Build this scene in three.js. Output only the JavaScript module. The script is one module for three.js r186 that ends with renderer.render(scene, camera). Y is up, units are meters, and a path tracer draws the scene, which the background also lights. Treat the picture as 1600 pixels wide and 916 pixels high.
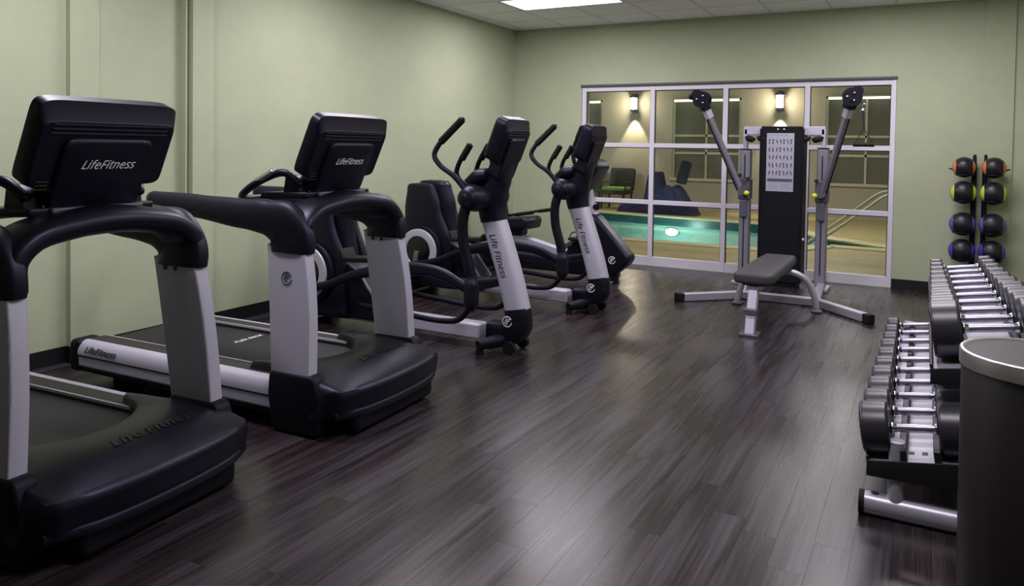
import * as THREE from 'three';
import { RoundedBoxGeometry } from 'three/addons/geometries/RoundedBoxGeometry.js';
import { mergeGeometries, toCreasedNormals } from 'three/addons/utils/BufferGeometryUtils.js';
import { FontLoader } from 'three/addons/loaders/FontLoader.js';
import { TextGeometry } from 'three/addons/geometries/TextGeometry.js';
import { RectAreaLightUniformsLib } from 'three/addons/lights/RectAreaLightUniformsLib.js';

// ---------------------------------------------------------------- camera, light, exposure
const scene = new THREE.Scene();
const FPX = 1183.25;
const camera = new THREE.PerspectiveCamera(2 * Math.atan(458 / FPX) * 180 / Math.PI, 1600 / 916, 0.05, 100);
camera.position.set(4.7252, 1.3965, 8.6788);
camera.rotation.set(-1.6152 * Math.PI / 180, 28.6793 * Math.PI / 180, 0.8593 * Math.PI / 180, 'YXZ');
camera.setViewOffset(1600, 916, 0, 195.435, 1600, 916);
scene.background = new THREE.Color(0x05060a);            // night outside the pool hall
RectAreaLightUniformsLib.init();
const renderer = new THREE.WebGLRenderer({ antialias: true });
renderer.toneMapping = THREE.LinearToneMapping;
renderer.toneMappingExposure = 1.0;
renderer.shadowMap.enabled = true;
const TROFFER_LIGHT = 25;      // radiance of each ceiling troffer in the gym
const TROFFER_COLOR = 0xfdf6ff;
const POOL_FILL_LIGHT = 24;
const SCONCE_LIGHT = 2.2;

// ---------------------------------------------------------------- helpers
const V = (x, y, z) => new THREE.Vector3(x, y, z);
let seed = 7;
const rnd = () => { seed = (seed * 1664525 + 1013904223) % 4294967296; return seed / 4294967296; };
const sstep = (a, b, x) => { const t = Math.min(1, Math.max(0, (x - a) / (b - a))); return t * t * (3 - 2 * t); };
const taken = new Map();
function numbered(n) { const k = taken.get(n) || 0; taken.set(n, k + 1); return k ? n + '_' + String(k).padStart(3, '0') : n; }
const origin = new WeakMap();
function thing(name, label, category, o = [0, 0, 0], group) {
  const g = new THREE.Group(); g.name = numbered(name); g.position.set(...o); scene.add(g);
  g.userData = { label, category }; if (group) g.userData.group = group;
  origin.set(g, V(...o)); return g;
}
function struct(name, label, category, o = [0, 0, 0]) {
  const g = new THREE.Group(); g.name = name; g.position.set(...o); scene.add(g);
  g.userData = { label, category, kind: 'structure' }; origin.set(g, V(...o)); return g;
}
// geometry is written in the place's coordinates; the part stores it relative to its thing's base
function part(parent, name, geo, m, label) {
  const o = origin.get(parent);
  if (Array.isArray(geo)) geo = merge(geo);
  geo.translate(-o.x, -o.y, -o.z);
  const me = new THREE.Mesh(geo, m); me.name = name; me.castShadow = me.receiveShadow = true;
  parent.add(me); origin.set(me, o); if (label) me.userData.label = label; return me;
}
function copyThing(src, name, pos, label) {
  const c = src.clone(); c.name = numbered(name); c.position.set(...pos); c.userData = { ...src.userData, label }; scene.add(c); return c;
}
function merge(list) {
  return mergeGeometries(list.map(g => { const n = g.index ? g.toNonIndexed() : g; for (const k of Object.keys(n.attributes)) if (!['position', 'normal', 'uv'].includes(k)) n.deleteAttribute(k); return n; }));
}
function box(x0, x1, y0, y1, z0, z1, r = 0, seg = 2) {
  const w = x1 - x0, h = y1 - y0, d = z1 - z0;
  const g = r ? new RoundedBoxGeometry(w, h, d, seg, Math.min(r, w / 2.01, h / 2.01, d / 2.01)) : new THREE.BoxGeometry(w, h, d);
  return g.translate((x0 + x1) / 2, (y0 + y1) / 2, (z0 + z1) / 2);
}
function aim(g, a, b) { // geometry along +Y centred at the origin -> from a to b
  const d = b.clone().sub(a), q = new THREE.Quaternion().setFromUnitVectors(V(0, 1, 0), d.clone().normalize());
  g.applyQuaternion(q); const c = a.clone().add(b).multiplyScalar(.5); return g.translate(c.x, c.y, c.z);
}
const cyl = (a, b, r0, r1 = r0, n = 20) => { a = V(...a); b = V(...b); return aim(new THREE.CylinderGeometry(r1, r0, a.distanceTo(b), n), a, b); };
function beam(a, b, w, h, r = .004) { // square tube; w across (horizontal), h the other way
  a = V(...a); b = V(...b); const L = a.distanceTo(b); const g = new RoundedBoxGeometry(w, h, L, 2, r);
  const m = new THREE.Matrix4().lookAt(b, a, V(0, 1, 0)); if (Math.abs(b.clone().sub(a).normalize().y) > .99) m.lookAt(b, a, V(1, 0, 0));
  g.applyMatrix4(m); const c = a.clone().add(b).multiplyScalar(.5); return g.translate(c.x, c.y, c.z);
}
function tube(pts, r, n = 40, k = 12, closed = false) {
  const c = new THREE.CatmullRomCurve3(pts.map(p => V(...p)), closed, 'centripetal');
  const g = new THREE.TubeGeometry(c, n, r, k, closed); if (closed) return g;
  const cap = p => new THREE.SphereGeometry(r * .995, k, 8).translate(...p);
  return merge([g, cap(pts[0]), cap(pts[pts.length - 1])]);
}
// swept superellipse: pts [x,y,z, halfA, halfB, exponent]; side = fixed axis of halfB
function sweep(pts, side, steps = 40, N = 28, capped = true) {
  const S = V(...side).normalize();
  const curve = new THREE.CatmullRomCurve3(pts.map(p => V(p[0], p[1], p[2])), false, 'centripetal');
  const pos = [], idx = [], uv = []; const rings = [];
  for (let i = 0; i <= steps; i++) {
    const t = i / steps, c = curve.getPoint(t), T = curve.getTangent(t);
    const f = t * (pts.length - 1), k = Math.min(pts.length - 2, Math.floor(f)), e = f - k, w = e * e * (3 - 2 * e);
    const L = j => pts[k][j] * (1 - w) + pts[k + 1][j] * w;
    const B = S.clone().addScaledVector(T, -S.dot(T)).normalize(), A = new THREE.Vector3().crossVectors(T, B).normalize();
    const a = L(3), b = L(4), n = 2 / L(5), ring = [];
    for (let j = 0; j < N; j++) {
      const th = j / N * Math.PI * 2, cs = Math.cos(th), sn = Math.sin(th);
      const p = c.clone().addScaledVector(A, a * Math.sign(cs) * Math.abs(cs) ** n).addScaledVector(B, b * Math.sign(sn) * Math.abs(sn) ** n);
      ring.push(p); pos.push(p.x, p.y, p.z); uv.push(j / N, t);
    }
    rings.push([ring, c]);
  }
  for (let i = 0; i < steps; i++) for (let j = 0; j < N; j++) {
    const a = i * N + j, b = i * N + (j + 1) % N, c = a + N, d = b + N; idx.push(a, b, c, b, d, c);
  }
  if (capped) for (const [e, flip] of [[0, 1], [steps, 0]]) {
    const [ring, c] = rings[e], s0 = pos.length / 3; pos.push(c.x, c.y, c.z); uv.push(.5, .5);
    for (const p of ring) { pos.push(p.x, p.y, p.z); uv.push(0, 0); }
    for (let j = 0; j < N; j++) { const a = s0 + 1 + j, b = s0 + 1 + (j + 1) % N; flip ? idx.push(s0, b, a) : idx.push(s0, a, b); }
  }
  const g = new THREE.BufferGeometry();
  g.setAttribute('position', new THREE.Float32BufferAttribute(pos, 3)); g.setAttribute('uv', new THREE.Float32BufferAttribute(uv, 2)); g.setIndex(idx); g.computeVertexNormals(); return g;
}
// loft through superellipse rings: [centre, U, V, a, b, n]
function rings(secs, N = 72) {
  const pos = [], idx = [], at = (c, U, W, a, b, n, j) => { const th = (j + .5) / N * Math.PI * 2, cs = Math.cos(th), sn = Math.sin(th), p = 2 / n; return c.clone().addScaledVector(U, a * Math.sign(cs) * Math.abs(cs) ** p).addScaledVector(W, b * Math.sign(sn) * Math.abs(sn) ** p); };
  const put = p => pos.push(p.x, p.y, p.z), uv = [];
  secs.forEach(q => { for (let j = 0; j < N; j++) put(at(...q, j)); });
  for (let i = 0; i + 1 < secs.length; i++) for (let j = 0; j < N; j++) { const a = i * N + j, b = i * N + (j + 1) % N; idx.push(a, b, a + N, b, b + N, a + N); }
  [0, secs.length - 1].forEach((e, k) => { const s0 = pos.length / 3; put(secs[e][0]); for (let j = 0; j < N; j++) put(at(...secs[e], j)); for (let j = 0; j < N; j++) { const a = s0 + 1 + j, b = s0 + 1 + (j + 1) % N; k ? idx.push(s0, a, b) : idx.push(s0, b, a); } });
  for (let i = 0; i < pos.length / 3; i++) uv.push(pos[i * 3 + 2], pos[i * 3 + 1]);
  const g = new THREE.BufferGeometry(); g.setAttribute('position', new THREE.Float32BufferAttribute(pos, 3)); g.setAttribute('uv', new THREE.Float32BufferAttribute(uv, 2)); g.setIndex(idx); g.computeVertexNormals(); return toCreasedNormals(g, .5);
}
// outline in x,y (corners rounded by r) extruded from z0 to z1 with a bevel
function plate(pts, z0, z1, bev = .004, r = 0, seg = 3) {
  const s = new THREE.Shape(), n = pts.length;
  for (let i = 0; i < n; i++) {
    const p = pts[i], a = pts[(i + n - 1) % n], b = pts[(i + 1) % n];
    const R = p[2] !== undefined ? p[2] : r;
    const da = Math.hypot(a[0] - p[0], a[1] - p[1]), db = Math.hypot(b[0] - p[0], b[1] - p[1]), q = Math.min(R, da * .48, db * .48);
    const s0 = [p[0] + (a[0] - p[0]) / da * q, p[1] + (a[1] - p[1]) / da * q], s1 = [p[0] + (b[0] - p[0]) / db * q, p[1] + (b[1] - p[1]) / db * q];
    i ? s.lineTo(...s0) : s.moveTo(...s0); if (q > 0) s.quadraticCurveTo(p[0], p[1], ...s1);
  }
  s.closePath();
  const g = new THREE.ExtrudeGeometry(s, { depth: Math.max(.0005, z1 - z0 - 2 * bev), bevelEnabled: bev > 0, bevelThickness: bev, bevelSize: bev, bevelOffset: -bev, bevelSegments: seg, curveSegments: 8 });
  g.translate(0, 0, z0 + bev); return toCreasedNormals(g, .6);
}
function grid(nu, nv, fn) {
  const pos = [], idx = [], uv = [];
  for (let i = 0; i <= nu; i++) for (let j = 0; j <= nv; j++) { const p = fn(i / nu, j / nv); pos.push(...p); uv.push(i / nu, j / nv); }
  for (let i = 0; i < nu; i++) for (let j = 0; j < nv; j++) { const a = i * (nv + 1) + j, b = a + 1, c = a + nv + 1, d = c + 1; idx.push(a, b, c, b, d, c); }
  const g = new THREE.BufferGeometry(); g.setAttribute('position', new THREE.Float32BufferAttribute(pos, 3)); g.setAttribute('uv', new THREE.Float32BufferAttribute(uv, 2)); g.setIndex(idx); g.computeVertexNormals(); return g;
}
const lathe = (pts, n = 32) => new THREE.LatheGeometry(pts.map(p => new THREE.Vector2(...p)), n);

// ---------------------------------------------------------------- procedural textures
function hash(x, y) { let h = (x * 374761393 + y * 668265263) | 0; h = Math.imul(h ^ (h >>> 13), 1274126177); return ((h ^ (h >>> 16)) >>> 0) / 4294967296; }
function vnoise(x, y, px, py) { // periodic value noise
  const x0 = Math.floor(x), y0 = Math.floor(y), fx = x - x0, fy = y - y0, sx = fx * fx * (3 - 2 * fx), sy = fy * fy * (3 - 2 * fy);
  const h = (i, j) => hash(((i % px) + px) % px, ((j % py) + py) % py);
  return (h(x0, y0) * (1 - sx) + h(x0 + 1, y0) * sx) * (1 - sy) + (h(x0, y0 + 1) * (1 - sx) + h(x0 + 1, y0 + 1) * sx) * sy;
}
function dataTex(w, h, fn, srgb = true) {
  const d = new Uint8Array(w * h * 4);
  for (let y = 0; y < h; y++) for (let x = 0; x < w; x++) { const c = fn(x / w, y / h), i = (y * w + x) * 4; d[i] = c[0]; d[i + 1] = c[1]; d[i + 2] = c[2]; d[i + 3] = 255; }
  const t = new THREE.DataTexture(d, w, h); t.wrapS = t.wrapT = THREE.RepeatWrapping; t.magFilter = THREE.LinearFilter; t.minFilter = THREE.LinearMipmapLinearFilter; t.generateMipmaps = true;
  if (srgb) t.colorSpace = THREE.SRGBColorSpace; t.needsUpdate = true; return t;
}
// wood: u runs across the board (0.49 m), v along it (1.2 m)
const woodTone = (u, v) => {
  const w = .6 * vnoise(u * 6, v * 3, 6, 3);
  const n = .40 * vnoise(u * 14 + w, v * 2, 14, 2) + .30 * vnoise(u * 40 + 2 * w, v * 3, 40, 3) + .18 * vnoise(u * 110 + 3 * w, v * 5, 110, 5) + .12 * vnoise(u * 256, v * 14, 256, 14);
  return Math.min(1, Math.max(0, (n - .5) * 2.1 + .5));
};
const woodMap = dataTex(512, 1024, (u, v) => { const n = woodTone(u, v), h = vnoise(u * 8 + 5, v * 2, 8, 2); return [25 + 38 * n + 7 * h, 22 + 37 * n + 2 * h, 26 + 40 * n - 2 * h]; });
const woodRough = dataTex(512, 1024, (u, v) => { const n = woodTone(u, v); const r = 66 + 12 * n; return [r, r, r]; }, false);
const speck = dataTex(256, 256, (u, v) => { const n = .5 * vnoise(u * 120, v * 120, 120, 120) + .5 * vnoise(u * 40, v * 40, 40, 40); const r = 150 + 100 * n; return [r, r, r]; }, false);
const wallMap = dataTex(256, 256, (u, v) => { const n = .5 * vnoise(u * 6, v * 6, 6, 6) + .3 * vnoise(u * 24, v * 24, 24, 24) + .2 * vnoise(u * 90, v * 90, 90, 90); const k = .965 + .06 * n; return [170 * k, 177 * k, 149 * k]; });
const tileMap = dataTex(256, 256, (u, v) => { const n = vnoise(u * 90, v * 90, 90, 90) * .6 + vnoise(u * 30, v * 30, 30, 30) * .4; const k = n > .7 ? 226 : 238 + 10 * n; return [k, k, k * 1.01]; });
const beltMap = dataTex(256, 256, (u, v) => { const n = vnoise(u * 128, v * 128, 128, 128) * .6 + .4 * vnoise(u * 5, v * 9, 5, 9); const k = 30 + 16 * n; return [k * .62, k * .6, k * .68]; });
const deckMap = dataTex(256, 256, (u, v) => { const n = .5 * vnoise(u * 8, v * 8, 8, 8) + .5 * vnoise(u * 40, v * 40, 40, 40); const k = .9 + .16 * n; return [160 * k, 147 * k, 98 * k]; });

// ---------------------------------------------------------------- materials
const std = (c, rough, metal = 0, o = {}) => new THREE.MeshStandardMaterial({ color: c, roughness: rough, metalness: metal, ...o });
const phys = (c, rough, metal, o) => new THREE.MeshPhysicalMaterial({ color: c, roughness: rough, metalness: metal, ...o });
const M = {
  wall: std(0xffffff, .75, 0, { map: wallMap }),
  ceilTile: std(0xffffff, .95, 0, { map: tileMap }),
  ceilGrid: std(0xd6d6d8, .6),
  subfloor: std(0x17151a, .9),
  base: std(0x0a090d, .5),
  frame: std(0xd4d0dc, .42),
  glass: phys(0xffffff, 0, 0, { transmission: 1, thickness: 0, ior: 1.5 }),
  plastic: phys(0x0e0c16, .4, 0, { specularIntensity: .75, specularColor: 0xdcd6ff, bumpMap: speck, bumpScale: .00015 }),
  plasticDark: phys(0x08070b, .55, 0, { specularIntensity: .6, specularColor: 0xdcd6ff }),
  plasticSoft: phys(0x14121b, .46, 0, { specularIntensity: .75, specularColor: 0xdcd6ff }),
  gloss: std(0x0b0b0f, .16),
  rubber: phys(0x0a090d, .7, 0, { specularIntensity: .6 }),
  belt: std(0xffffff, .7, 0, { map: beltMap }),
  footrail: std(0x24231f, .55),
  silver: std(0xb9b6c8, .42, .2),
  steelPaint: std(0x83818f, .4, .3),
  silverDark: std(0x62606e, .42, .45),
  steelTube: std(0xa5a3af, .36, .4),
  chrome: std(0xb4b3be, .22, 1),
  chromeWorn: std(0x8d8b98, .34, .85),
  ink: std(0x111015, .5),
  inkLight: std(0xe4e4ea, .4, .1),
  white: std(0xe2e2e6, .5),
  pad: std(0x3a383d, .6, 0, { bumpMap: speck, bumpScale: .0003 }),
  headRubber: std(0x25232c, .36),
  yellow: std(0xc9d23a, .45),
  pool: { wall: std(0xa8a291, .85), deck: std(0xffffff, .6, 0, { map: deckMap }), trim: std(0xbcb9a0, .6), tile: std(0x39565c, .3), basin: std(0xb4d2cc, .6), coping: std(0xb9b184, .7) },
  navy: std(0x201e40, .85),
};

const font = await new FontLoader().loadAsync('fonts/droid/droid_sans_regular.typeface.json');
const fontB = await new FontLoader().loadAsync('fonts/droid/droid_sans_bold.typeface.json');
// slanted lettering, centred; right = reading direction, up = letter up
function letters(str, h, at, right, up, slant = .3, f = fontB, depth = .0012) {
  const g = new TextGeometry(str, { font: f, size: h, depth, curveSegments: 3, bevelEnabled: false });
  g.computeBoundingBox(); const b = g.boundingBox; g.translate(-(b.min.x + b.max.x) / 2, -(b.min.y + b.max.y) / 2, 0);
  g.applyMatrix4(new THREE.Matrix4().set(1, slant, 0, 0, 0, 1, 0, 0, 0, 0, 1, 0, 0, 0, 0, 1));
  const R = V(...right).normalize(), U = V(...up); U.addScaledVector(R, -U.dot(R)).normalize(); const N = new THREE.Vector3().crossVectors(R, U);
  g.applyMatrix4(new THREE.Matrix4().makeBasis(R, U, N)); return g.translate(...at);
}
// round emblem: ring with an L stroke and an F hook inside
function emblemGeo(r, at, right, up) {
  const t = r * .11, gs = [new THREE.TorusGeometry(r, t, 8, 28, Math.PI * 1.8).rotateZ(.5)];
  const st = (pts) => new THREE.TubeGeometry(new THREE.CatmullRomCurve3(pts.map(p => V(p[0] * r, p[1] * r, 0))), 12, t, 6);
  gs.push(st([[-.05, .75], [-.45, -.1], [-.35, -.45], [.15, -.4]]), st([[.75, .5], [.2, .45], [-.05, 0], [-.1, -.2]]), st([[.0, .1], [.35, .12], [.55, .1]]));
  const g = merge(gs); g.scale(1, 1, .5);
  const R = V(...right).normalize(), U = V(...up); U.addScaledVector(R, -U.dot(R)).normalize(); const N = new THREE.Vector3().crossVectors(R, U);
  g.applyMatrix4(new THREE.Matrix4().makeBasis(R, U, N)); return g.translate(...at);
}

// ================================================================ THE ROOM
const H = 2.9, RX = 6.2, RZ = 11.2;
// floor boards run towards the window wall
{
  const fl = struct('floor', 'dark grey-brown wood plank floor of the gym', 'floor');
  part(fl, 'subfloor', box(-.2, RX + .2, -.16, -.009, 0, RZ + .2), M.subfloor);
  const PW = .1225, PL = 1.22, gap = .0009, variants = [];
  const boardGeo = (L, k) => {
    const g = new THREE.BoxGeometry(PW - gap, .009, L - gap); const p = g.attributes.position, uv = g.attributes.uv, n = g.attributes.normal;
    for (let i = 0; i < p.count; i++) if (Math.abs(n.getY(i)) > .5) uv.setXY(i, .25 * (k % 4) + (p.getX(i) / PW + .5) * .25, (p.getZ(i) + PL / 2) / PL + k * .173); else uv.setXY(i, .1, .1);
    return g;
  };
  for (let k = 0; k < 12; k++) variants.push(boardGeo(PL, k));
  const tones = [0xffffff, 0xf2ecee, 0xe8e6ee, 0xfaf0ec, 0xe2dce4, 0xe6dcd8].map(c => phys(c, 1, 0, { map: woodMap, roughnessMap: woodRough, specularIntensity: .85 }));
  const all = [];
  for (let r = 0; r * PW < RX; r++) {
    const x = r * PW + PW / 2, off = hash(r, 5) * PL;
    for (let z = -off; z < RZ; z += PL) {
      const z0 = Math.max(0, z), z1 = Math.min(RZ, z + PL); if (z1 - z0 < .03) continue;
      all.push({ x, z0, z1, full: z1 - z0 > PL - .001, k: Math.floor(rnd() * 12), t: Math.floor(rnd() * 6) });
    }
  }
  const c = camera.position, seen = all.filter(b => { // boards in view: within the frame's wedge, not under the machines' far side
    const dx = b.x - c.x, dz = (b.z0 + b.z1) / 2 - c.z, s = Math.sin(28.68 * Math.PI / 180), q = Math.cos(28.68 * Math.PI / 180);
    const fwd = -dx * s - dz * q, side = dx * q - dz * s; b.d = Math.hypot(dx, dz); return fwd > 1.2 && Math.abs(side) < fwd * .74 && b.x > 1.2;
  }).sort((a, b) => a.d - b.d).slice(0, 300);
  const set = new Set(seen), rest = tones.map(() => []);
  for (const b of all) {
    const zc = (b.z0 + b.z1) / 2, geo = b.full ? variants[b.k] : boardGeo(b.z1 - b.z0, b.k);
    if (set.has(b)) { const m = new THREE.Mesh(geo, tones[b.t]); m.name = 'plank'; m.position.set(b.x, -.0045, zc); m.castShadow = m.receiveShadow = true; fl.add(m); }
    else rest[b.t].push(geo.clone().translate(b.x, -.0045, zc));
  }
  rest.forEach((list, i) => { if (!list.length) return; const m = part(fl, 'planks', list, tones[i]); m.userData.kind = 'stuff'; });
}
function wallUV(g, s = 1.5) { const p = g.attributes.position, n = g.attributes.normal, uv = g.attributes.uv; for (let i = 0; i < p.count; i++) { const ax = Math.abs(n.getX(i)) > .5; uv.setXY(i, (ax ? p.getZ(i) : p.getX(i)) / s, (Math.abs(n.getY(i)) > .5 ? p.getZ(i) : p.getY(i)) / s); } return g; }
{
  const w = struct('wall_left', 'pale sage green painted wall behind the cardio machines', 'wall');
  part(w, 'wall_surface', wallUV(box(-.2, 0, -.16, H + .3, -.2, RZ + .2)), M.wall);
  part(w, 'pilaster', wallUV(box(-.01, .045, 0, H, 5.67, 5.86)), M.wall);
  part(w, 'pilaster', wallUV(box(-.01, .06, 0, H, 4.79, 4.975)), M.wall);
  part(w, 'shade_fin', wallUV(box(-.01, .058, 0, H, 5.022, 5.034)), M.wall);  // thin fin added to keep the slot beside the pilaster in shade
  part(w, 'pilaster', wallUV(box(-.01, .045, 0, H, 7.6, 7.79)), M.wall);
  const b = struct('baseboard_left', 'black vinyl baseboard along the cardio wall', 'baseboard');
  part(b, 'baseboard_strip', [box(0, .012, 0, .1, 0, 4.79), box(0, .072, 0, .1, 4.778, 5.032), box(0, .012, 0, .1, 5.032, 5.658), box(0, .057, 0, .1, 5.658, 5.872), box(0, .012, 0, .1, 5.872, RZ)], M.base);
}
const WX0 = .95, WX1 = 4.44, WH = 2.15;
{
  const w = struct('wall_back', 'pale sage green end wall around the large pool window', 'wall');
  part(w, 'wall_surface', [box(-.2, WX0, -.16, H + .3, -.2, 0), box(WX1, RX + .2, -.16, H + .3, -.2, 0), box(WX0, WX1, WH, H + .3, -.2, 0), box(WX0, WX1, -.16, 0, -.2, 0)].map(g => wallUV(g)), M.wall);
  part(w, 'pilaster', wallUV(box(5.195, 5.445, 0, H, -.01, .018)), M.wall);
  const b = struct('baseboard_back', 'black vinyl baseboard beside the pool window', 'baseboard');
  part(b, 'baseboard_strip', [box(.012, WX0, 0, .1, 0, .012), box(WX1, 5.19, 0, .1, 0, .012), box(5.183, 5.457, 0, .1, 0, .03), box(5.457, RX, 0, .1, 0, .012)], M.base);
  const r = struct('wall_right', 'pale sage green wall behind the dumbbell rack', 'wall');
  part(r, 'wall_surface', wallUV(box(RX, RX + .2, -.16, H + .3, -.2, RZ + .2)), M.wall);
  const f = struct('wall_front', 'pale sage green wall opposite the pool window', 'wall');
  part(f, 'wall_surface', wallUV(box(-.2, RX + .2, -.16, H + .3, RZ, RZ + .2)), M.wall);
}
// the storefront window to the pool hall
{
  const w = struct('window_1', 'wide white framed window wall of twelve panes onto the pool hall', 'window');
  const z0 = -.075, z1 = -.012, t = .055;
  const xs = [[WX0 + .002, WX0 + .055], [1.829, 1.884], [2.685, 2.74], [3.556, 3.611], [WX1 - .05, WX1 - .002]];
  const ys = [[.002, .108], [.784 - .052, .784], [1.462 - .052, 1.462], [WH - .06, WH - .004]];
  xs.forEach(x => part(w, 'mullion', box(x[0], x[1], .002, WH - .004, z0, z1, .004), M.frame));
  for (let i = 0; i < 4; i++) ys.forEach(y => part(w, 'rail', box(xs[i][1] - .002, xs[i + 1][0] + .002, y[0], y[1], z0 + .004, z1 - .004, .004), M.frame));
  for (let i = 0; i < 4; i++) for (let j = 0; j < 3; j++) part(w, 'pane', new THREE.PlaneGeometry(xs[i + 1][0] - xs[i][1] + .008, ys[j + 1][0] - ys[j][1] + .008).translate((xs[i][1] + xs[i + 1][0]) / 2, (ys[j][1] + ys[j + 1][0]) / 2, -.045), M.glass);
  const gasket = std(0x2a2a30, .7);
  for (let i = 0; i < 4; i++) for (let j = 0; j < 3; j++) { const a = xs[i][1], b = xs[i + 1][0], c = ys[j][1], d = ys[j + 1][0], e = .008; part(w, 'gasket', [box(a, a + e, c, d, -.05, -.035), box(b - e, b, c, d, -.05, -.035), box(a, b, d - e, d, -.05, -.035)], gasket); }
}
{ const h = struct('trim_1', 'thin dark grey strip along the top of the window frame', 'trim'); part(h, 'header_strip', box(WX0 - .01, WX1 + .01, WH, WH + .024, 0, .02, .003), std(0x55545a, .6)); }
// ceiling of lay-in tiles with recessed troffers
const GX = .76, GZ = .01, TS = .61, troffers = [];
for (const [x, z] of [[GX, 1.23], [GX, 3.67], [GX, 6.11], [GX + 5 * TS, 1.23], [GX + 5 * TS, 3.67], [GX + 5 * TS, 6.11]]) troffers.push([x, z]);
{
  const c = struct('ceiling', 'white lay-in tile ceiling with recessed light panels', 'ceiling');
  part(c, 'ceiling_slab', box(-.2, RX + .2, H + .1, H + .3, -.2, RZ + .2), M.ceilGrid);
  const inTroffer = (x, z) => troffers.some(([a, b]) => x > a && x < a + 2 * TS && z > b && z < b + TS);
  const tg = new Map(), T = (w, d) => { const k = w.toFixed(3) + '_' + d.toFixed(3); if (!tg.has(k)) { const g = new THREE.BoxGeometry(w - .02, .014, d - .02); const p = g.attributes.position; for (let i = 0; i < p.count; i++) g.attributes.uv.setXY(i, p.getX(i) / .61, p.getZ(i) / .61); tg.set(k, g); } return tg.get(k); };
  const xs = [0], zs = [0]; for (let x = GX - TS; x < RX; x += TS) if (x > .03) xs.push(x); xs.push(RX); for (let z = GZ; z < RZ - .05; z += TS) if (z > .03) zs.push(z); zs.push(RZ);
  for (let i = 0; i + 1 < xs.length; i++) for (let j = 0; j + 1 < zs.length; j++) {
    const x = (xs[i] + xs[i + 1]) / 2, z = (zs[j] + zs[j + 1]) / 2; if (inTroffer(x, z)) continue;
    const m = new THREE.Mesh(T(xs[i + 1] - xs[i], zs[j + 1] - zs[j]), M.ceilTile); m.name = 'ceiling_tile'; m.position.set(x, H + .009, z); m.castShadow = m.receiveShadow = true; c.add(m);
  }
  const bars = [];
  for (const x of xs) for (let j = 0; j + 1 < zs.length; j++) { const z = (zs[j] + zs[j + 1]) / 2; if (inTroffer(x - .01, z) && inTroffer(x + .01, z)) continue; bars.push(box(Math.max(0, x - .012), Math.min(RX, x + .012), H, H + .03, zs[j], zs[j + 1])); }
  for (const z of zs) bars.push(box(0, RX, H + .0005, H + .03, Math.max(0, z - .012), Math.min(RZ, z + .012)));
  part(c, 'ceiling_grid', bars, M.ceilGrid);
  const glow = new THREE.MeshStandardMaterial({ color: 0xffffff, emissive: TROFFER_COLOR, emissiveIntensity: 3, roughness: .6 });
  troffers.forEach(([x, z], i) => {
    const col = x < 2 ? 'above the cardio machines' : 'above the dumbbell rack side', row = ['first', 'second', 'third'][i % 3];
    const t = thing('ceiling_light', `${row} recessed white light panel from the pool window, ${col}`, 'light', [x + TS, H, z + TS / 2], 'recessed ceiling light panels');
    part(t, 'light_housing', [box(x + .013, x + .045, H + .002, H + .07, z + .013, z + TS - .013), box(x + 2 * TS - .045, x + 2 * TS - .013, H + .002, H + .07, z + .013, z + TS - .013), box(x + .045, x + 2 * TS - .045, H + .002, H + .07, z + .013, z + .04), box(x + .045, x + 2 * TS - .045, H + .002, H + .07, z + TS - .04, z + TS - .013)], M.ceilGrid);
    part(t, 'diffuser', box(x + .046, x + 2 * TS - .046, H + .012, H + .022, z + .041, z + TS - .041), glow);
    const l = new THREE.RectAreaLight(TROFFER_COLOR, TROFFER_LIGHT, 2 * TS - .1, TS - .09); l.position.set(0, .008, 0); l.rotation.x = -Math.PI / 2; t.add(l);
  });
}

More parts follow.
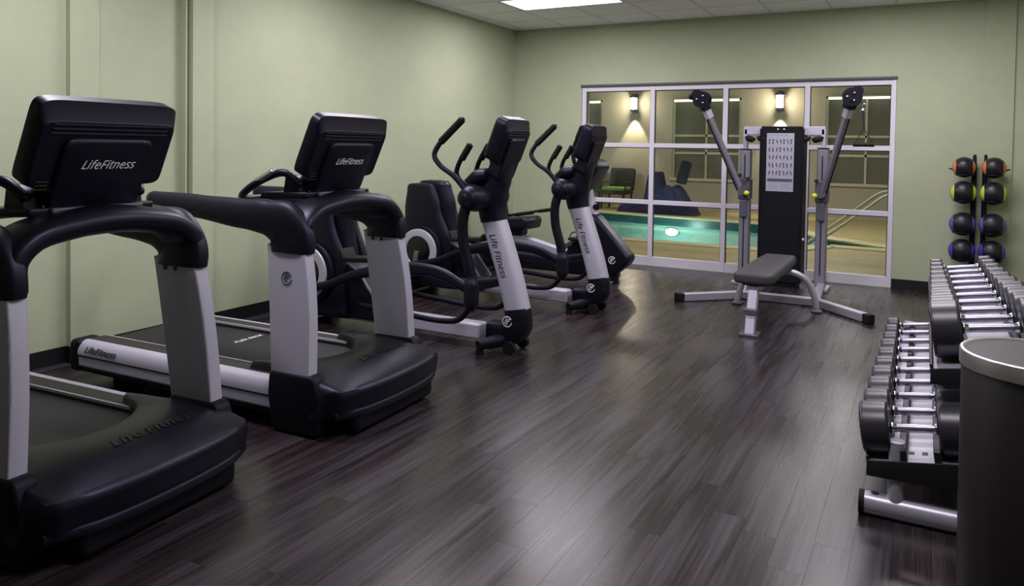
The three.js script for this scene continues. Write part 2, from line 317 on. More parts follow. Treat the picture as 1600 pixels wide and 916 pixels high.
// ================================================================ THE POOL HALL
{
  const PXL = -7, PXR = 8, PZ = -8.5, PH = 3.4;
  const fl = struct('floor_pool', 'tan tiled deck around the swimming pool', 'floor');
  const poly = [[-6.5, -2.45], [2.95, -2.25], [3.5, -3.28], [4.9, -3.18], [4.9, -3.3], [4.26, -3.68], [3.39, -4.37], [2.2, -6.2], [-1.4, -6.75], [-6.5, -7.1]];
  const s = new THREE.Shape([[PXL, -.2], [PXR, -.2], [PXR, PZ], [PXL, PZ]].map(p => new THREE.Vector2(p[0], -p[1])));
  s.holes.push(new THREE.Path(poly.map(p => new THREE.Vector2(p[0], -p[1]))));
  const dg = new THREE.ExtrudeGeometry(s, { depth: .1, bevelEnabled: false }); dg.rotateX(-Math.PI / 2).translate(0, -.1, 0); part(fl, 'deck', dg, M.pool.deck);
  const cop = []; poly.forEach((p, i) => { const q = poly[(i + 1) % poly.length]; cop.push(beam([p[0], .004, p[1]], [q[0], .004, q[1]], .3, .03, .008)); });
  part(fl, 'coping', cop, M.pool.coping);
  const sh = new THREE.Shape(poly.map(p => new THREE.Vector2(p[0], -p[1])));
  const sides = []; poly.forEach((p, i) => { const q = poly[(i + 1) % poly.length]; sides.push(beam([p[0], -.7, p[1]], [q[0], -.7, q[1]], .04, 1.4, .002)); });
  part(fl, 'basin', [...sides, new THREE.ShapeGeometry(sh).rotateX(-Math.PI / 2).translate(0, -1.35, 0)], M.pool.basin);
  const band = []; poly.forEach((p, i) => { const q = poly[(i + 1) % poly.length]; band.push(beam([p[0], -.1, p[1]], [q[0], -.1, q[1]], .05, .17, .002)); });
  part(fl, 'waterline_tile', band, M.pool.tile);
  const wt = new THREE.Mesh(new THREE.ShapeGeometry(sh).rotateX(-Math.PI / 2).translate(0, -.13, 0), phys(0xc0dcd6, .08, 0, { transmission: 1, thickness: 0, ior: 1.33 }));
  wt.name = 'pool_water'; wt.userData = { label: 'lit turquoise swimming pool water beyond the window', category: 'water', kind: 'stuff' }; wt.receiveShadow = true; scene.add(wt);
  const pl = thing('pool_light', 'bright underwater pool lamp glowing in the turquoise water', 'light', [.2, -.3, -6.45]);
  const lens = new THREE.MeshStandardMaterial({ color: 0xffffff, emissive: 0xe8fff4, emissiveIntensity: 7 });
  part(pl, 'lens', new THREE.SphereGeometry(.13, 20, 12).scale(1, .6, .35).translate(.2, -.3, -6.42), lens);
  part(pl, 'lamp_ring', new THREE.TorusGeometry(.14, .02, 8, 24).scale(1, .6, 1).translate(.2, -.3, -6.44), M.chrome);
  const p1 = new THREE.PointLight(0xdffff2, 6); p1.position.set(0, 0, .9); p1.castShadow = true; p1.shadow.radius = 4; pl.add(p1);

  const walls = [['wall_pool_far', 'tan wall of the pool hall with lantern sconces and windows'], ['wall_pool_left', 'tan side wall of the pool hall'], ['wall_pool_right', 'tan side wall of the pool hall by the stair rails']];
  const far = struct(walls[0][0], walls[0][1], 'wall'), WC = [-6.28, -2.98, .32, 3.62, 6.92], hw = .78, yb = .7, yt = 2.56;
  const seg = [box(PXL, PXR, -.1, yb, PZ - .2, PZ), box(PXL, PXR, yt, PH, PZ - .2, PZ)];
  let xp = PXL; for (const c of WC) { if (c - hw > xp) seg.push(box(xp, c - hw, yb, yt, PZ - .2, PZ)); xp = c + hw; } if (xp < PXR) seg.push(box(xp, PXR, yb, yt, PZ - .2, PZ));
  part(far, 'wall_surface', seg, M.pool.wall);
  const lW = struct(walls[1][0], walls[1][1], 'wall'); part(lW, 'wall_surface', box(PXL - .2, PXL, -.1, PH, PZ - .2, -.2), M.pool.wall);
  const rW = struct(walls[2][0], walls[2][1], 'wall'); part(rW, 'wall_surface', box(PXR, PXR + .2, -.1, PH, PZ - .2, -.2), M.pool.wall);
  const nW = struct('wall_pool_near', 'tan pool hall wall around the gym window', 'wall'); part(nW, 'wall_surface', [box(PXL, WX0, -.1, PH, -.25, -.2), box(WX1, PXR, -.1, PH, -.25, -.2), box(WX0, WX1, WH, PH, -.25, -.2)], M.pool.wall);
  const cl = struct('ceiling_pool', 'pale ceiling of the pool hall', 'ceiling'); part(cl, 'ceiling_slab', box(PXL - .2, PXR + .2, PH, PH + .2, PZ - .2, -.2), std(0xb8ae92, .9));
  const strip = new THREE.MeshStandardMaterial({ color: 0xffffff, emissive: 0xf4f6e8, emissiveIntensity: 1.6 });
  const nm = ['by the left side wall', 'behind the dark lounge chairs', 'behind the navy covered equipment', 'behind the stair rails', 'by the right side wall'];
  WC.forEach((c, i) => {
    const w = struct('window_' + (i + 2), 'pool hall window with pale muntins ' + nm[i], 'window');
    part(w, 'window_frame', [box(c - hw, c - hw + .05, yb, yt, PZ - .12, PZ - .04), box(c + hw - .05, c + hw, yb, yt, PZ - .12, PZ - .04), box(c - hw, c + hw, yt - .05, yt, PZ - .12, PZ - .04)], M.pool.trim);
    part(w, 'window_sill', box(c - hw - .04, c + hw + .04, yb - .03, yb + .03, PZ - .14, PZ + .05, .008), M.pool.trim);
    for (const y of [1.31, 1.71]) part(w, 'muntin', box(c - hw + .05, c + hw - .05, y - .025, y + .025, PZ - .1, PZ - .06), M.pool.trim);
    part(w, 'muntin', box(c - .02, c + .02, yb + .03, yt - .05, PZ - .1, PZ - .06), M.pool.trim);
    for (const [a, b] of [[yb + .03, 1.285], [1.335, 1.685], [1.735, yt - .05]]) for (const sx of [-1, 1]) part(w, 'pane', box(sx < 0 ? c - hw + .05 : c + .02, sx < 0 ? c - .02 : c + hw - .05, a, b, PZ - .085, PZ - .079), std(0x6a6a5c, .15));
    const l = thing('linear_light', 'slim white light strip over the pool window ' + nm[i], 'light', [c, yt - .06, PZ + .03], 'light strips over the pool hall windows');
    part(l, 'light_housing', box(c - hw + .04, c + hw - .04, yt - .03, yt - .005, PZ - .01, PZ + .07), M.pool.trim);
    part(l, 'diffuser', box(c - hw + .05, c + hw - .05, yt - .075, yt - .03, PZ, PZ + .06, .01), strip);
    const ra = new THREE.RectAreaLight(0xf4f6e8, 1.2, 2 * hw - .12, .05); ra.position.set(0, -.02, .04); ra.lookAt(V(0, -.3, 1).add(ra.position)); ra.rotation.set(.3, Math.PI, 0); l.add(ra);
  });
  // lantern sconces
  const lampGlass = new THREE.MeshStandardMaterial({ color: 0xffffff, emissive: 0xfff2d8, emissiveIntensity: 5 });
  for (const [x, lab] of [[-1.36, 'lit wall lantern above the dark lounge chairs in the pool hall'], [1.93, 'lit wall lantern seen above the cable machine tower']]) {
    const g = thing('wall_lantern', lab, 'lamp', [x, 2.42, PZ], 'pool hall wall lanterns');
    part(g, 'back_plate', box(x - .07, x + .07, 2.25, 2.68, PZ, PZ + .02, .005), M.silverDark);
    part(g, 'cap', lathe([[0, .1], [.04, .1], [.11, .02], [.11, 0], [0, 0]], 16).translate(x, 2.58, PZ + .13), M.silverDark);
    part(g, 'bracket', beam([x, 2.64, PZ + .01], [x, 2.64, PZ + .13], .03, .03), M.silverDark);
    part(g, 'lamp_glass', cyl([x, 2.32, PZ + .13], [x, 2.58, PZ + .13], .075, .075, 16), lampGlass);
    part(g, 'guard_ring', [2.41, 2.5].map(y => new THREE.TorusGeometry(.085, .008, 6, 20).rotateX(Math.PI / 2).translate(x, y, PZ + .13)), M.silverDark);
    part(g, 'base_cup', lathe([[0, 0], [.05, 0], [.09, .04], [.09, .06], [0, .06]], 16).translate(x, 2.26, PZ + .13), M.silverDark);
    const l = new THREE.PointLight(0xfff0d2, SCONCE_LIGHT); l.position.set(0, .02, .27); l.castShadow = true; l.shadow.radius = 3; g.add(l);
    const sp = new THREE.SpotLight(0xfff0cc, 9, 0, .55, .25); sp.position.set(0, -.17, .13); sp.target.position.set(0, -2.4, .05); sp.castShadow = true; g.add(sp, sp.target);
  }
  // unseen ceiling panels added to light the hall
  const glow2 = new THREE.MeshStandardMaterial({ color: 0xffffff, emissive: 0xfff4dc, emissiveIntensity: 1.5 });
  [[-3.5, -4.4, 'over the deep end of the pool'], [3.2, -4.4, 'over the pool stairs']].forEach(([x, z, w]) => {
    const t = thing('ceiling_light', 'added unseen square pool hall ceiling light ' + w, 'light', [x, PH, z]);
    part(t, 'diffuser', box(x - .6, x + .6, PH - .03, PH - .005, z - .6, z + .6, .01), glow2); part(t, 'light_housing', box(x - .64, x + .64, PH - .02, PH, z - .64, z + .64, .005), M.ceilGrid);
    const l = new THREE.RectAreaLight(0xf8f7fa, POOL_FILL_LIGHT, 1.2, 1.2); l.position.set(0, -.036, 0); l.rotation.x = -Math.PI / 2; t.add(l);
  });
  // stair rails
  [[-3.45, 'nearer'], [-4.0, 'farther']].forEach(([z, w], i) => {
    const dx = (-3.45 - z) * .1, g = thing('stair_rail', `pale sloping handrail into the pool, the one ${w} the gym window`, 'rail', [3.1 + dx, 0, z]);
    const o = i ? -.06 : 0;
    part(g, 'rail_tube', tube([[3.0 + dx, -.12 + o, z], [3.2 + dx, .03 + o, z], [3.45 + dx, .23 + o, z], [3.9 + dx, .6 + o, z], [4.12 + dx, .78 + o, z], [4.22 + dx, .82 + o, z], [4.75 + dx, .82 + o, z]], .022, 50), M.pool.trim);
    part(g, 'rail_post', [cyl([4.75 + dx, 0, z], [4.75 + dx, .82 + o, z], .022), lathe([[0, 0], [.06, 0], [.055, .02], [.025, .03]], 16).translate(4.75 + dx, 0, z)], M.pool.trim);
  });
  // loungers and covered equipment on the far deck
  const chair = (x, z, lab) => {
    const g = thing('lounge_chair', lab, 'chair', [x, 0, z]); const fab = std(0x23231f, .8), cush = std(0x5c7a2c, .8);
    part(g, 'backrest', plate([[-.3, .42], [.3, .42], [.3, .95], [-.3, .95]], -.04, .04, .015, .06).rotateX(-.2).translate(x, 0, z + .0), fab);
    part(g, 'seat', box(x - .3, x + .3, .34, .42, z - .05, z + .55, .02), fab);
    part(g, 'seat_cushion', box(x - .27, x + .27, .42, .5, z + .02, z + .53, .03), cush);
    for (const [a, b] of [[-.27, 0], [.27, 0], [-.27, .5], [.27, .5]]) part(g, 'leg', cyl([x + a, 0, z + b], [x + a, .36, z + b], .02), fab);
    for (const a of [-.3, .3]) part(g, 'armrest', [beam([x + a, .6, z], [x + a, .6, z + .5], .05, .04), cyl([x + a, .4, z + .48], [x + a, .6, z + .48], .018)], fab);
  };
  chair(-2.35, -8.1, 'dark lounge chair with green seat cushion nearer the left pool wall'); chair(-1.55, -8.1, 'dark lounge chair with green seat cushion beside the navy cover');
  const g = thing('covered_equipment', 'navy fabric cover over poolside equipment with a tilted dark panel', 'equipment', [-.4, 0, -7.15]);
  part(g, 'fabric_cover', grid(60, 30, (u, v) => {
    const x = -1.2 + 1.75 * u, e = Math.min(u, 1 - u, v * .6, (1 - v) * .6); const z = -7.4 + .5 * v;
    let y = .16 + .72 * Math.exp(-(((x + .4) / .17) ** 4)) + .5 * Math.exp(-(((x - .02) / .3) ** 4)) * (.85 + .15 * Math.sin(z * 9)) + .05 * Math.sin(x * 17 + z * 5) * sstep(0, .1, e);
    y = Math.min(y, .9) * sstep(0, .05, e); return [x, y + .001, z + .03 * Math.sin(x * 11) * (v - .5)];
  }), M.navy);
  part(g, 'tilted_panel', plate([[-.11, 0], [.11, 0], [.13, .5], [-.09, .5]], -.05, .05, .02, .05).rotateZ(-.22).translate(.16, .66, -7.15), M.plasticSoft);
}

// ================================================================ TREADMILLS
function makeTreadmill(label) {
  const t = thing('treadmill', label, 'treadmill', [1.4, 0, 0], 'treadmills along the green wall');
  const both = f => [1, -1].forEach(f);
  part(t, 'base_frame', [box(.6, 2.3, .05, .17, -.33, .33, .02), box(2.02, 2.42, .012, .13, -.34, .34, .03), box(.7, .82, 0, .06, -.36, -.26), box(.7, .82, 0, .06, .26, .36)], M.plasticDark);
  both(s => part(t, 'foot', [lathe([[0, 0], [.03, 0], [.03, .015], [.012, .02], [.012, .05]], 14).translate(2.25, 0, s * .27)], M.rubber));
  // running belt wrapped over the rear roller
  const prof = []; for (let i = 0; i <= 10; i++) { const a = Math.PI / 2 + i / 10 * Math.PI; prof.push([.53 + Math.cos(a) * .045, .177 + Math.sin(a) * .045]); }
  const line = [[2.15, .222], [1.6, .222], [1.0, .222], ...prof, [1.4, .132]];
  const belt = grid(line.length - 1, 8, (u, v) => { const p = line[Math.round(u * (line.length - 1))]; return [p[0], p[1], -.28 + .56 * v]; });
  { const p = belt.attributes.position; for (let i = 0; i < p.count; i++) belt.attributes.uv.setXY(i, p.getX(i) * 2, p.getZ(i) * 2); }
  const bm = part(t, 'running_belt', belt, M.belt);
  part(bm, 'lettering', letters('FLEX DECK', .03, [1.25, .2235, -.13], [0, 0, -1], [-1, 0, 0], .2), M.white, 'white print on the belt');
  both(s => {
    const fr = part(t, 'foot_rail', box(.52, 1.93, .2, .246, s > 0 ? .285 : -.385, s > 0 ? .385 : -.285, .008), M.footrail);
    part(fr, 'edge_trim', box(.53, 1.9, .236, .2485, s > 0 ? .281 : -.289, s > 0 ? .289 : -.281), M.silver);
    // rounded silver skirt with a dark groove
    const pr = [[.372, .243], [.40, .245], [.425, .238], [.442, .220], [.450, .195], [.450, .168]], q = pr.map(p => [p[1], p[0]]);
    const sk = grid(1, q.length - 1, (u, v) => { const k = Math.round(v * (q.length - 1)); return [.515 + u * 1.51, q[k][0], s * q[k][1]]; });
    const m = part(t, 'side_skirt', [sk, box(.515, 2.025, .1, .168, s > 0 ? .36 : -.448, s > 0 ? .448 : -.36, .012)], M.silver);
    part(m, 'groove', box(.52, 2.02, .158, .168, s > 0 ? .44 : -.4505, s > 0 ? .4505 : -.44), M.ink);
    part(m, 'lower_skirt', box(.52, 2.0, .07, .102, s > 0 ? .34 : -.44, s > 0 ? .44 : -.34, .01), M.plasticDark);
    part(m, 'lettering', letters('LifeFitness', .036, [.72, .205, s * .4515], [s, 0, 0], [0, 1, -s * .35], .3), M.ink);
    part(t, 'rear_cap', box(.44, .53, .065, .25, s > 0 ? .3 : -.455, s > 0 ? .455 : -.3, .03, 4), M.plasticDark);
  });
  part(t, 'rear_guard', box(.45, .5, .07, .13, -.31, .31, .015), M.plasticDark);
  // motor hood: bulging nose, concave rear edge with horns onto the foot rails
  const xr = u => { const a = Math.abs(u); return 2.035 - .1 * Math.min(1, (a / .62) ** 2) - .2 * sstep(.62, .9, a); };
  const xf = u => { const a = Math.abs(u); return 2.455 - .075 * a ** 2.4 - .09 * sstep(.86, 1.02, a) ** 1.5; };
  const hood = grid(48, 30, (U, v) => {
    let u = -1 + 2 * U, a = Math.abs(u), side = 0; if (a > .985) side = 1;
    const r = xr(u), f = xf(u), hz = .468; let x, y;
    const bump = .03 * (1 - sstep(.4, .95, a));
    if (v < .1) { const k = v / .1; x = r + .035 * k; y = .222 + .06 * Math.sin(k * Math.PI / 2); }
    else if (v < .62) { const k = (v - .1) / .52; x = r + .035 + (f - .01 - r - .035) * k; y = .282 + .028 * Math.sin(k * Math.PI * .75) * (1 - .2 * a) - .062 * k * k + bump * Math.sin(k * Math.PI) * .3; }
    else if (v < .7) { const k = (v - .62) / .08; x = f - .01 + .014 * Math.sin(k * Math.PI / 2); y = .24 - .03 * k - (.005 * k); }
    else if (v < .92) { const k = (v - .7) / .22; x = f + .004 - .012 * k; y = .205 - .085 * k; }
    else { const k = (v - .92) / .08; x = f - .008 - .07 * k; y = .12 - .025 * k; }
    const wz = u * (.378 + .09 * sstep(1.93, 2.26, x));
    if (side) return [x, Math.min(y, .095), wz];
    return [x, y - .03 * sstep(.9, .985, a) * (v < .62 ? 1 : .2), wz];
  });
  const hd = part(t, 'motor_hood', toCreasedNormals(hood, .7), M.plastic);
  part(hd, 'bumper_strip', sweep([-1, -.7, -.35, 0, .35, .7, 1].map(u => [xf(u * .93) - .006, .118, u * .43, .014, .02, 2.6]), [0, 1, 0], 40, 10), M.plasticSoft, 'charcoal bumper strip along the nose');
  const hl = letters('Life Fitness', .05, [2.262, 0, -.08], [0, 0, -1], [-1, 0, 0], .3);
  { const p = hl.attributes.position; for (let i = 0; i < p.count; i++) { const a = Math.abs(p.getZ(i)) / .46, R = xr(a), F = xf(a), k = (p.getX(i) - R - .035) / (F - .045 - R), b = .03 * (1 - sstep(.4, .95, a)); p.setY(i, p.getY(i) + .0022 + .282 + .028 * Math.sin(k * Math.PI * .75) * (1 - .2 * a) - .062 * k * k + b * Math.sin(k * Math.PI) * .3); } }
  part(hd, 'lettering', hl, M.ink, 'black raised lettering on the hood');
  part(t, 'power_socket', box(2.33, 2.345, .09, .115, .3, .36, .004), M.inkLight);
  // uprights, boots, rails
  both(s => {
    const lean = g => { const p = g.attributes.position; for (let i = 0; i < p.count; i++) { const y = p.getY(i); p.setZ(i, p.getZ(i) - s * .035 * (y - .3) / .58); } p.needsUpdate = true; return toCreasedNormals(g, .6); };
    const z0 = s > 0 ? .385 : -.452, z1 = s > 0 ? .452 : -.385;
    const up = part(t, 'upright', lean(plate([[1.985, .285], [2.222, .285], [2.212, .55, .15], [2.188, .75, .12], [2.155, .9], [1.92, .9], [1.955, .6, .2]], z0, z1, .008)), M.silver);
    if (s < 0) for (const x of [1.99, 2.05]) part(up, 'bolt', cyl([x, .855, -.362], [x, .855, -.348], .01), M.ink);
    else for (const x of [1.99, 2.05]) part(up, 'bolt', cyl([x, .855, .345], [x, .855, .36], .009), M.ink);
    if (s > 0) part(up, 'emblem', emblemGeo(.03, [2.06, .745, .427], [1, 0, 0], [0, 1, -.06]), M.silverDark, 'round raised emblem');
    part(t, 'upright_boot', plate([[2.0, .012], [2.285, .012], [2.29, .2], [2.255, .295], [1.98, .295], [1.97, .18]], s > 0 ? .375 : -.462, s > 0 ? .462 : -.375, .015, .03), M.plasticDark);
    const zz = s * .385;
    part(t, 'handrail', sweep([[2.055, .865, s * .383, .126, .044, 3.2], [2.055, .925, zz, .13, .049, 3], [2.015, .99, zz, .12, .056, 2.6], [1.89, 1.028, zz, .088, .058, 2.3], [1.72, 1.038, zz, .076, .056, 2.1], [1.4, 1.06, zz, .062, .05, 2], [1.08, 1.083, zz, .044, .04, 2], [1.05, 1.086, zz, .036, .032, 2], [1.04, 1.087, zz, .01, .01, 2]], [0, 0, 1], 70), M.plasticSoft);
  });
  part(t, 'console_arch', sweep([[2.06, .88, -.375, .115, .045, 3], [2.06, .985, -.37, .112, .047, 3], [2.06, 1.05, -.3, .11, .05, 2.6], [2.055, 1.085, -.15, .115, .053, 2.4], [2.05, 1.095, 0, .12, .055, 2.4], [2.055, 1.085, .15, .115, .053, 2.4], [2.06, 1.05, .3, .11, .05, 2.6], [2.06, .985, .37, .112, .047, 3], [2.06, .88, .375, .115, .045, 3]].map(p => [p[0], p[1], p[2], p[4], p[3], p[5]]), [1, 0, 0], 60), M.plastic);
  part(t, 'console_tray', [plate([[1.72, 1.10], [2.03, 1.12], [2.03, 1.15], [1.72, 1.14]], -.26, .26, .01, .01)], M.plasticSoft);
  part(t, 'console_foot', box(1.94, 2.055, 1.128, 1.148, -.19, .19, .006), M.silverDark, 'grey strip under the console');
  // console
  const SU = V(.4008, .9162, 0), SN = V(.9162, -.4008, 0), ZA = V(0, 0, 1), PF = (y, d, up = 0) => V(2.03 + (y - 1.21) * .4375, y, 0).addScaledVector(SN, d).addScaledVector(SU, up);
  const con = part(t, 'console_housing', rings([[PF(1.37, -.095), ZA, SU, .27, .155, 11], [PF(1.37, -.08), ZA, SU, .285, .168, 11], [PF(1.37, -.03), ZA, SU, .288, .17, 10], [PF(1.37, -.005, -.03), ZA, SU, .279, .135, 11], [PF(1.37, 0, -.03), ZA, SU, .272, .128, 12]]), M.plastic);
  part(con, 'screen', rings([[PF(1.37, -.097), ZA, SU, .24, .13, 12], [PF(1.37, -.094), ZA, SU, .24, .13, 12]]), M.gloss);
  for (let k = 0; k < 3; k++) { const y = 1.452 - k * .016, x = 2.03 + (y - 1.21) * .4375; part(con, 'rib', box(x - .004, x + .005, y - .0035, y + .0035, -.24, .24, .0015), M.plasticSoft); }
  for (let k = 0; k < 3; k++) { const y = 1.245 - k * .014, x = 2.03 + (y - 1.21) * .4375; part(con, 'vent', box(x - .004, x + .005, y - .003, y + .003, .2, .25, .001), M.gloss); }
  part(t, 'console_neck', rings([[PF(1.268, -.1), ZA, SU, .178, .148, 9], [PF(1.268, .012), ZA, SU, .186, .15, 9], [PF(1.268, .019), ZA, SU, .18, .143, 9], [PF(1.268, .021), ZA, SU, .174, .137, 9]]), M.plastic);
  { const y = 1.315, x = 2.03 + (y - 1.21) * .4375 ; const q = PF(1.315, .0212); part(con, 'lettering', letters('LifeFitness', .034, [q.x, q.y, -.01], [0, 0, -1], [.4, 1, 0], .38, font), M.inkLight, 'silver lettering on the console back'); }
  part(con, 'indicator', new THREE.SphereGeometry(.005, 8, 6).translate(2.105, 1.497, -.03), M.inkLight);
  // ergo bar with hand sensors
  part(t, 'ergo_bar', tube([[1.97, 1.19, .24], [1.9, 1.245, .27], [1.78, 1.215, .285], [1.64, 1.14, .285], [1.56, 1.1, .22], [1.55, 1.095, 0], [1.56, 1.1, -.22], [1.64, 1.14, -.285], [1.78, 1.215, -.285], [1.9, 1.245, -.27], [1.97, 1.19, -.24]], .02, 90), M.plastic);
  both(s => part(t, 'hand_sensor', tube([[1.83, 1.243, s * .284], [1.77, 1.214, s * .286], [1.72, 1.19, s * .287]], .0213, 16), M.chrome));
  both(s => part(t, 'bar_mount', plate([[1.86, 1.12], [1.98, 1.12], [1.97, 1.2], [1.93, 1.235], [1.88, 1.235]], s > 0 ? .17 : -.25, s > 0 ? .25 : -.17, .01, .02), M.plastic));
  return t;
}
const tm = makeTreadmill('black and silver treadmill standing next to an elliptical trainer'); tm.position.set(1.35, 0, 5.6); tm.rotation.y = .04;
copyThing(tm, 'treadmill', [1.3, 0, 6.935], 'black and silver treadmill farthest from the pool window').rotation.y = .065;

// ================================================================ ELLIPTICAL TRAINERS
function makeElliptical(label) {
  const t = thing('elliptical_trainer', label, 'elliptical', [1.4, 0, 0], 'elliptical trainers along the green wall');
  const both = f => [1, -1].forEach(f);
  const tw = part(t, 'rear_tower', [sweep([[.63, .06, 0, .085, .3, 3], [.63, .4, 0, .085, .28, 3], [.63, .8, 0, .085, .22, 2.6], [.62, 1.02, 0, .08, .175, 2.5], [.62, 1.058, 0, .07, .145, 2.4], [.62, 1.068, 0, .03, .07, 2.4]], [1, 0, 0], 40, 36)], M.plastic);
  both(s => {
    part(tw, 'tower_shell', sweep([[.62, .1, s * .13, .055, .3, 3], [.61, .45, s * .13, .055, .285, 3], [.575, .8, s * .13, .05, .2, 2.6], [.55, 1.0, s * .125, .045, .155, 2.5], [.55, 1.03, s * .12, .035, .13, 2.4], [.55, 1.04, s * .12, .01, .06, 2.4]], [1, 0, 0], 40, 32), M.plastic);
    part(tw, 'wheel_cover', lathe([[0, -.03], [.235, -.03], [.24, .01], [.225, .03], [0, .035]].reverse(), 48).rotateX(Math.PI / 2 * s).translate(.6, .415, s * .195), M.plasticDark);
    part(tw, 'disc_ring', lathe([[.135, 0], [.135, .012], [.14, .016], [.198, .016], [.204, .01], [.204, 0]].reverse(), 56).rotateX(Math.PI / 2 * s).translate(.6, .415, s * .228), M.silver, 'silver ring around the drive disc');
    part(tw, 'disc_hub', lathe([[0, .014], [.06, .014], [.13, .006], [.135, 0]], 40).rotateX(Math.PI / 2 * s).translate(.6, .415, s * .226), M.gloss);
  });
  const fe = part(t, 'front_fender', plate([[.8, .08], [1.22, .08], [1.22, .17, .02], [1.0, .44, .05], [.9, .5, .05], [.8, .52]], -.11, .11, .02), M.plastic);
  both(s => part(fe, 'fender_trim', beam([.99, .445, s * .095], [1.2, .19, s * .095], .03, .014), M.silverDark));
  part(t, 'floor_rail', [box(.85, 2.04, .055, .162, -.06, .06, .018, 4)], M.silver, 'brushed silver floor rail');
  part(t, 'rear_stabilizer', [box(.38, .5, .02, .1, -.28, .28, .02), cyl([.44, 0, -.24], [.44, .03, -.24], .03), cyl([.44, 0, .24], [.44, .03, .24], .03)], M.plasticDark);
  part(t, 'front_stabilizer', [sweep([[2.13, .065, .22, .03, .035, 3], [2.2, .075, .1, .04, .05, 3], [2.23, .08, 0, .045, .06, 3], [2.2, .075, -.1, .04, .05, 3], [2.13, .065, -.22, .03, .035, 3]], [1, 0, 0], 24, 16), cyl([2.13, 0, .2], [2.13, .05, .2], .03, .022), cyl([2.13, 0, -.2], [2.13, .05, -.2], .03, .022)], M.plasticDark);
  both(s => part(t, 'transport_wheel', cyl([2.3, .045, s * .1 - .018], [2.3, .045, s * .1 + .018], .042), M.rubber));
  const boot = part(t, 'column_boot', sweep([[2.1, .12, 0, .07, .07, 4], [2.24, .12, 0, .085, .08, 3.4], [2.305, .17, 0, .1, .085, 3], [2.315, .24, 0, .09, .08, 2.8], [2.305, .295, 0, .088, .076, 2.8]], [0, 0, 1], 30, 28), M.plastic);
  part(boot, 'emblem', emblemGeo(.034, [2.275, .215, .0865], [1, 0, 0], [0, 1, 0]), M.inkLight, 'round silver emblem');
  const col = part(t, 'column', sweep([[2.312, .28, 0, .086, .074, 2.6], [2.26, .47, 0, .086, .074, 2.6], [2.19, .68, 0, .086, .074, 2.6], [2.112, .895, 0, .085, .072, 2.6]], [0, 0, 1], 30, 32), M.silver);
  part(col, 'lettering', letters('Life Fitness', .045, [2.195, .65, .0755], [.33, -.94, 0], [.94, .33, 0], .25, font), M.ink, 'dark lettering down the column');
  part(t, 'neck', sweep([[2.115, .88, 0, .09, .077, 2.8], [2.1, .96, 0, .095, .08, 2.8], [2.105, 1.06, 0, .1, .085, 2.8], [2.14, 1.16, 0, .085, .085, 2.8], [2.185, 1.27, 0, .055, .09, 3], [2.2, 1.34, 0, .045, .09, 3]], [0, 0, 1], 36, 28), M.plastic);
  const SU = V(.361, .9326, 0), SN = V(.9326, -.361, 0), ZA = V(0, 0, 1), PF = (y, d, up = 0) => V(2.31 + (y - 1.51) * .387, y, 0).addScaledVector(SN, d).addScaledVector(SU, up);
  const con = part(t, 'console_housing', rings([[PF(1.42, -.115), ZA, SU, .165, .145, 8], [PF(1.42, -.1), ZA, SU, .176, .155, 8], [PF(1.42, -.035), ZA, SU, .178, .157, 7], [PF(1.42, -.005, -.03), ZA, SU, .168, .125, 8], [PF(1.42, 0, -.03), ZA, SU, .162, .118, 9]]), M.plastic);
  part(con, 'screen', rings([[PF(1.42, -.117), ZA, SU, .145, .125, 12], [PF(1.42, -.114), ZA, SU, .145, .125, 12]]), M.gloss);
  for (let k = 0; k < 3; k++) { const q = PF(1.488 - k * .018, 0); part(con, 'rib', box(q.x - .006, q.x + .005, q.y - .004, q.y + .004, -.14, .14, .002), M.plasticSoft); }
  part(con, 'rear_panel', rings([[PF(1.31, -.08), ZA, SU, .105, .15, 8], [PF(1.31, .012), ZA, SU, .11, .152, 8], [PF(1.31, .02), ZA, SU, .102, .144, 8]]), M.plastic);
  part(t, 'cup_holder', sweep([[1.95, 1.14, 0, .045, .12, 2.8], [2.02, 1.18, 0, .06, .13, 2.8], [2.1, 1.2, 0, .05, .12, 2.8]], [0, 0, 1], 16, 24), M.plastic);
  both(s => {
    part(t, 'pivot_housing', sweep([[2.06, 1.04, s * .06, .085, .085, 2.2], [2.045, 1.04, s * .13, .09, .09, 2.1], [2.03, 1.045, s * .2, .085, .085, 2], [2.025, 1.045, s * .245, .06, .06, 2], [2.025, 1.045, s * .262, .02, .02, 2]], [0, 1, 0], 24, 28), M.plastic);
    const arm = s > 0 ? [[2.02, 1.02], [1.985, .9], [1.99, .75], [2.045, .55], [2.065, .42]] : [[2.05, 1.02], [2.06, .9], [2.09, .75], [2.12, .58], [2.14, .44]];
    const sw = part(t, 'swing_arm', sweep(arm.map((p, i) => [p[0], p[1], s * .2, .037, .03, 2.6]), [0, 0, 1], 30, 16), M.plasticDark);
    const je = arm[arm.length - 1];
    part(sw, 'knuckle', [sweep([[je[0], je[1] + .1, s * .21, .03, .03, 2.5], [je[0], je[1] + .04, s * .21, .052, .048, 2.5], [je[0], je[1] - .07, s * .21, .05, .046, 2.5], [je[0] - .01, je[1] - .13, s * .21, .028, .028, 2.5]], [0, 0, 1], 20, 18)], M.plasticSoft);
    const hx = s > 0 ? [[2.0, 1.1], [1.92, 1.19], [1.81, 1.265], [1.765, 1.33], [1.80, 1.41], [1.97, 1.575]] : [[2.04, 1.1], [2.0, 1.2], [1.96, 1.28], [1.95, 1.36], [1.99, 1.47], [2.05, 1.58]];
    const h = part(t, 'moving_handle', tube(hx.map((p, i) => [p[0], p[1], s * (.2 + .03 * Math.sin(i / 5 * Math.PI))]), .0185, 60, 12), M.plasticSoft);
    const a = hx[4], b = hx[5]; part(h, 'grip', cyl([a[0] + .01, a[1] + .012, s * .217], [b[0], b[1], s * .2], .026, .026, 14), M.rubber);
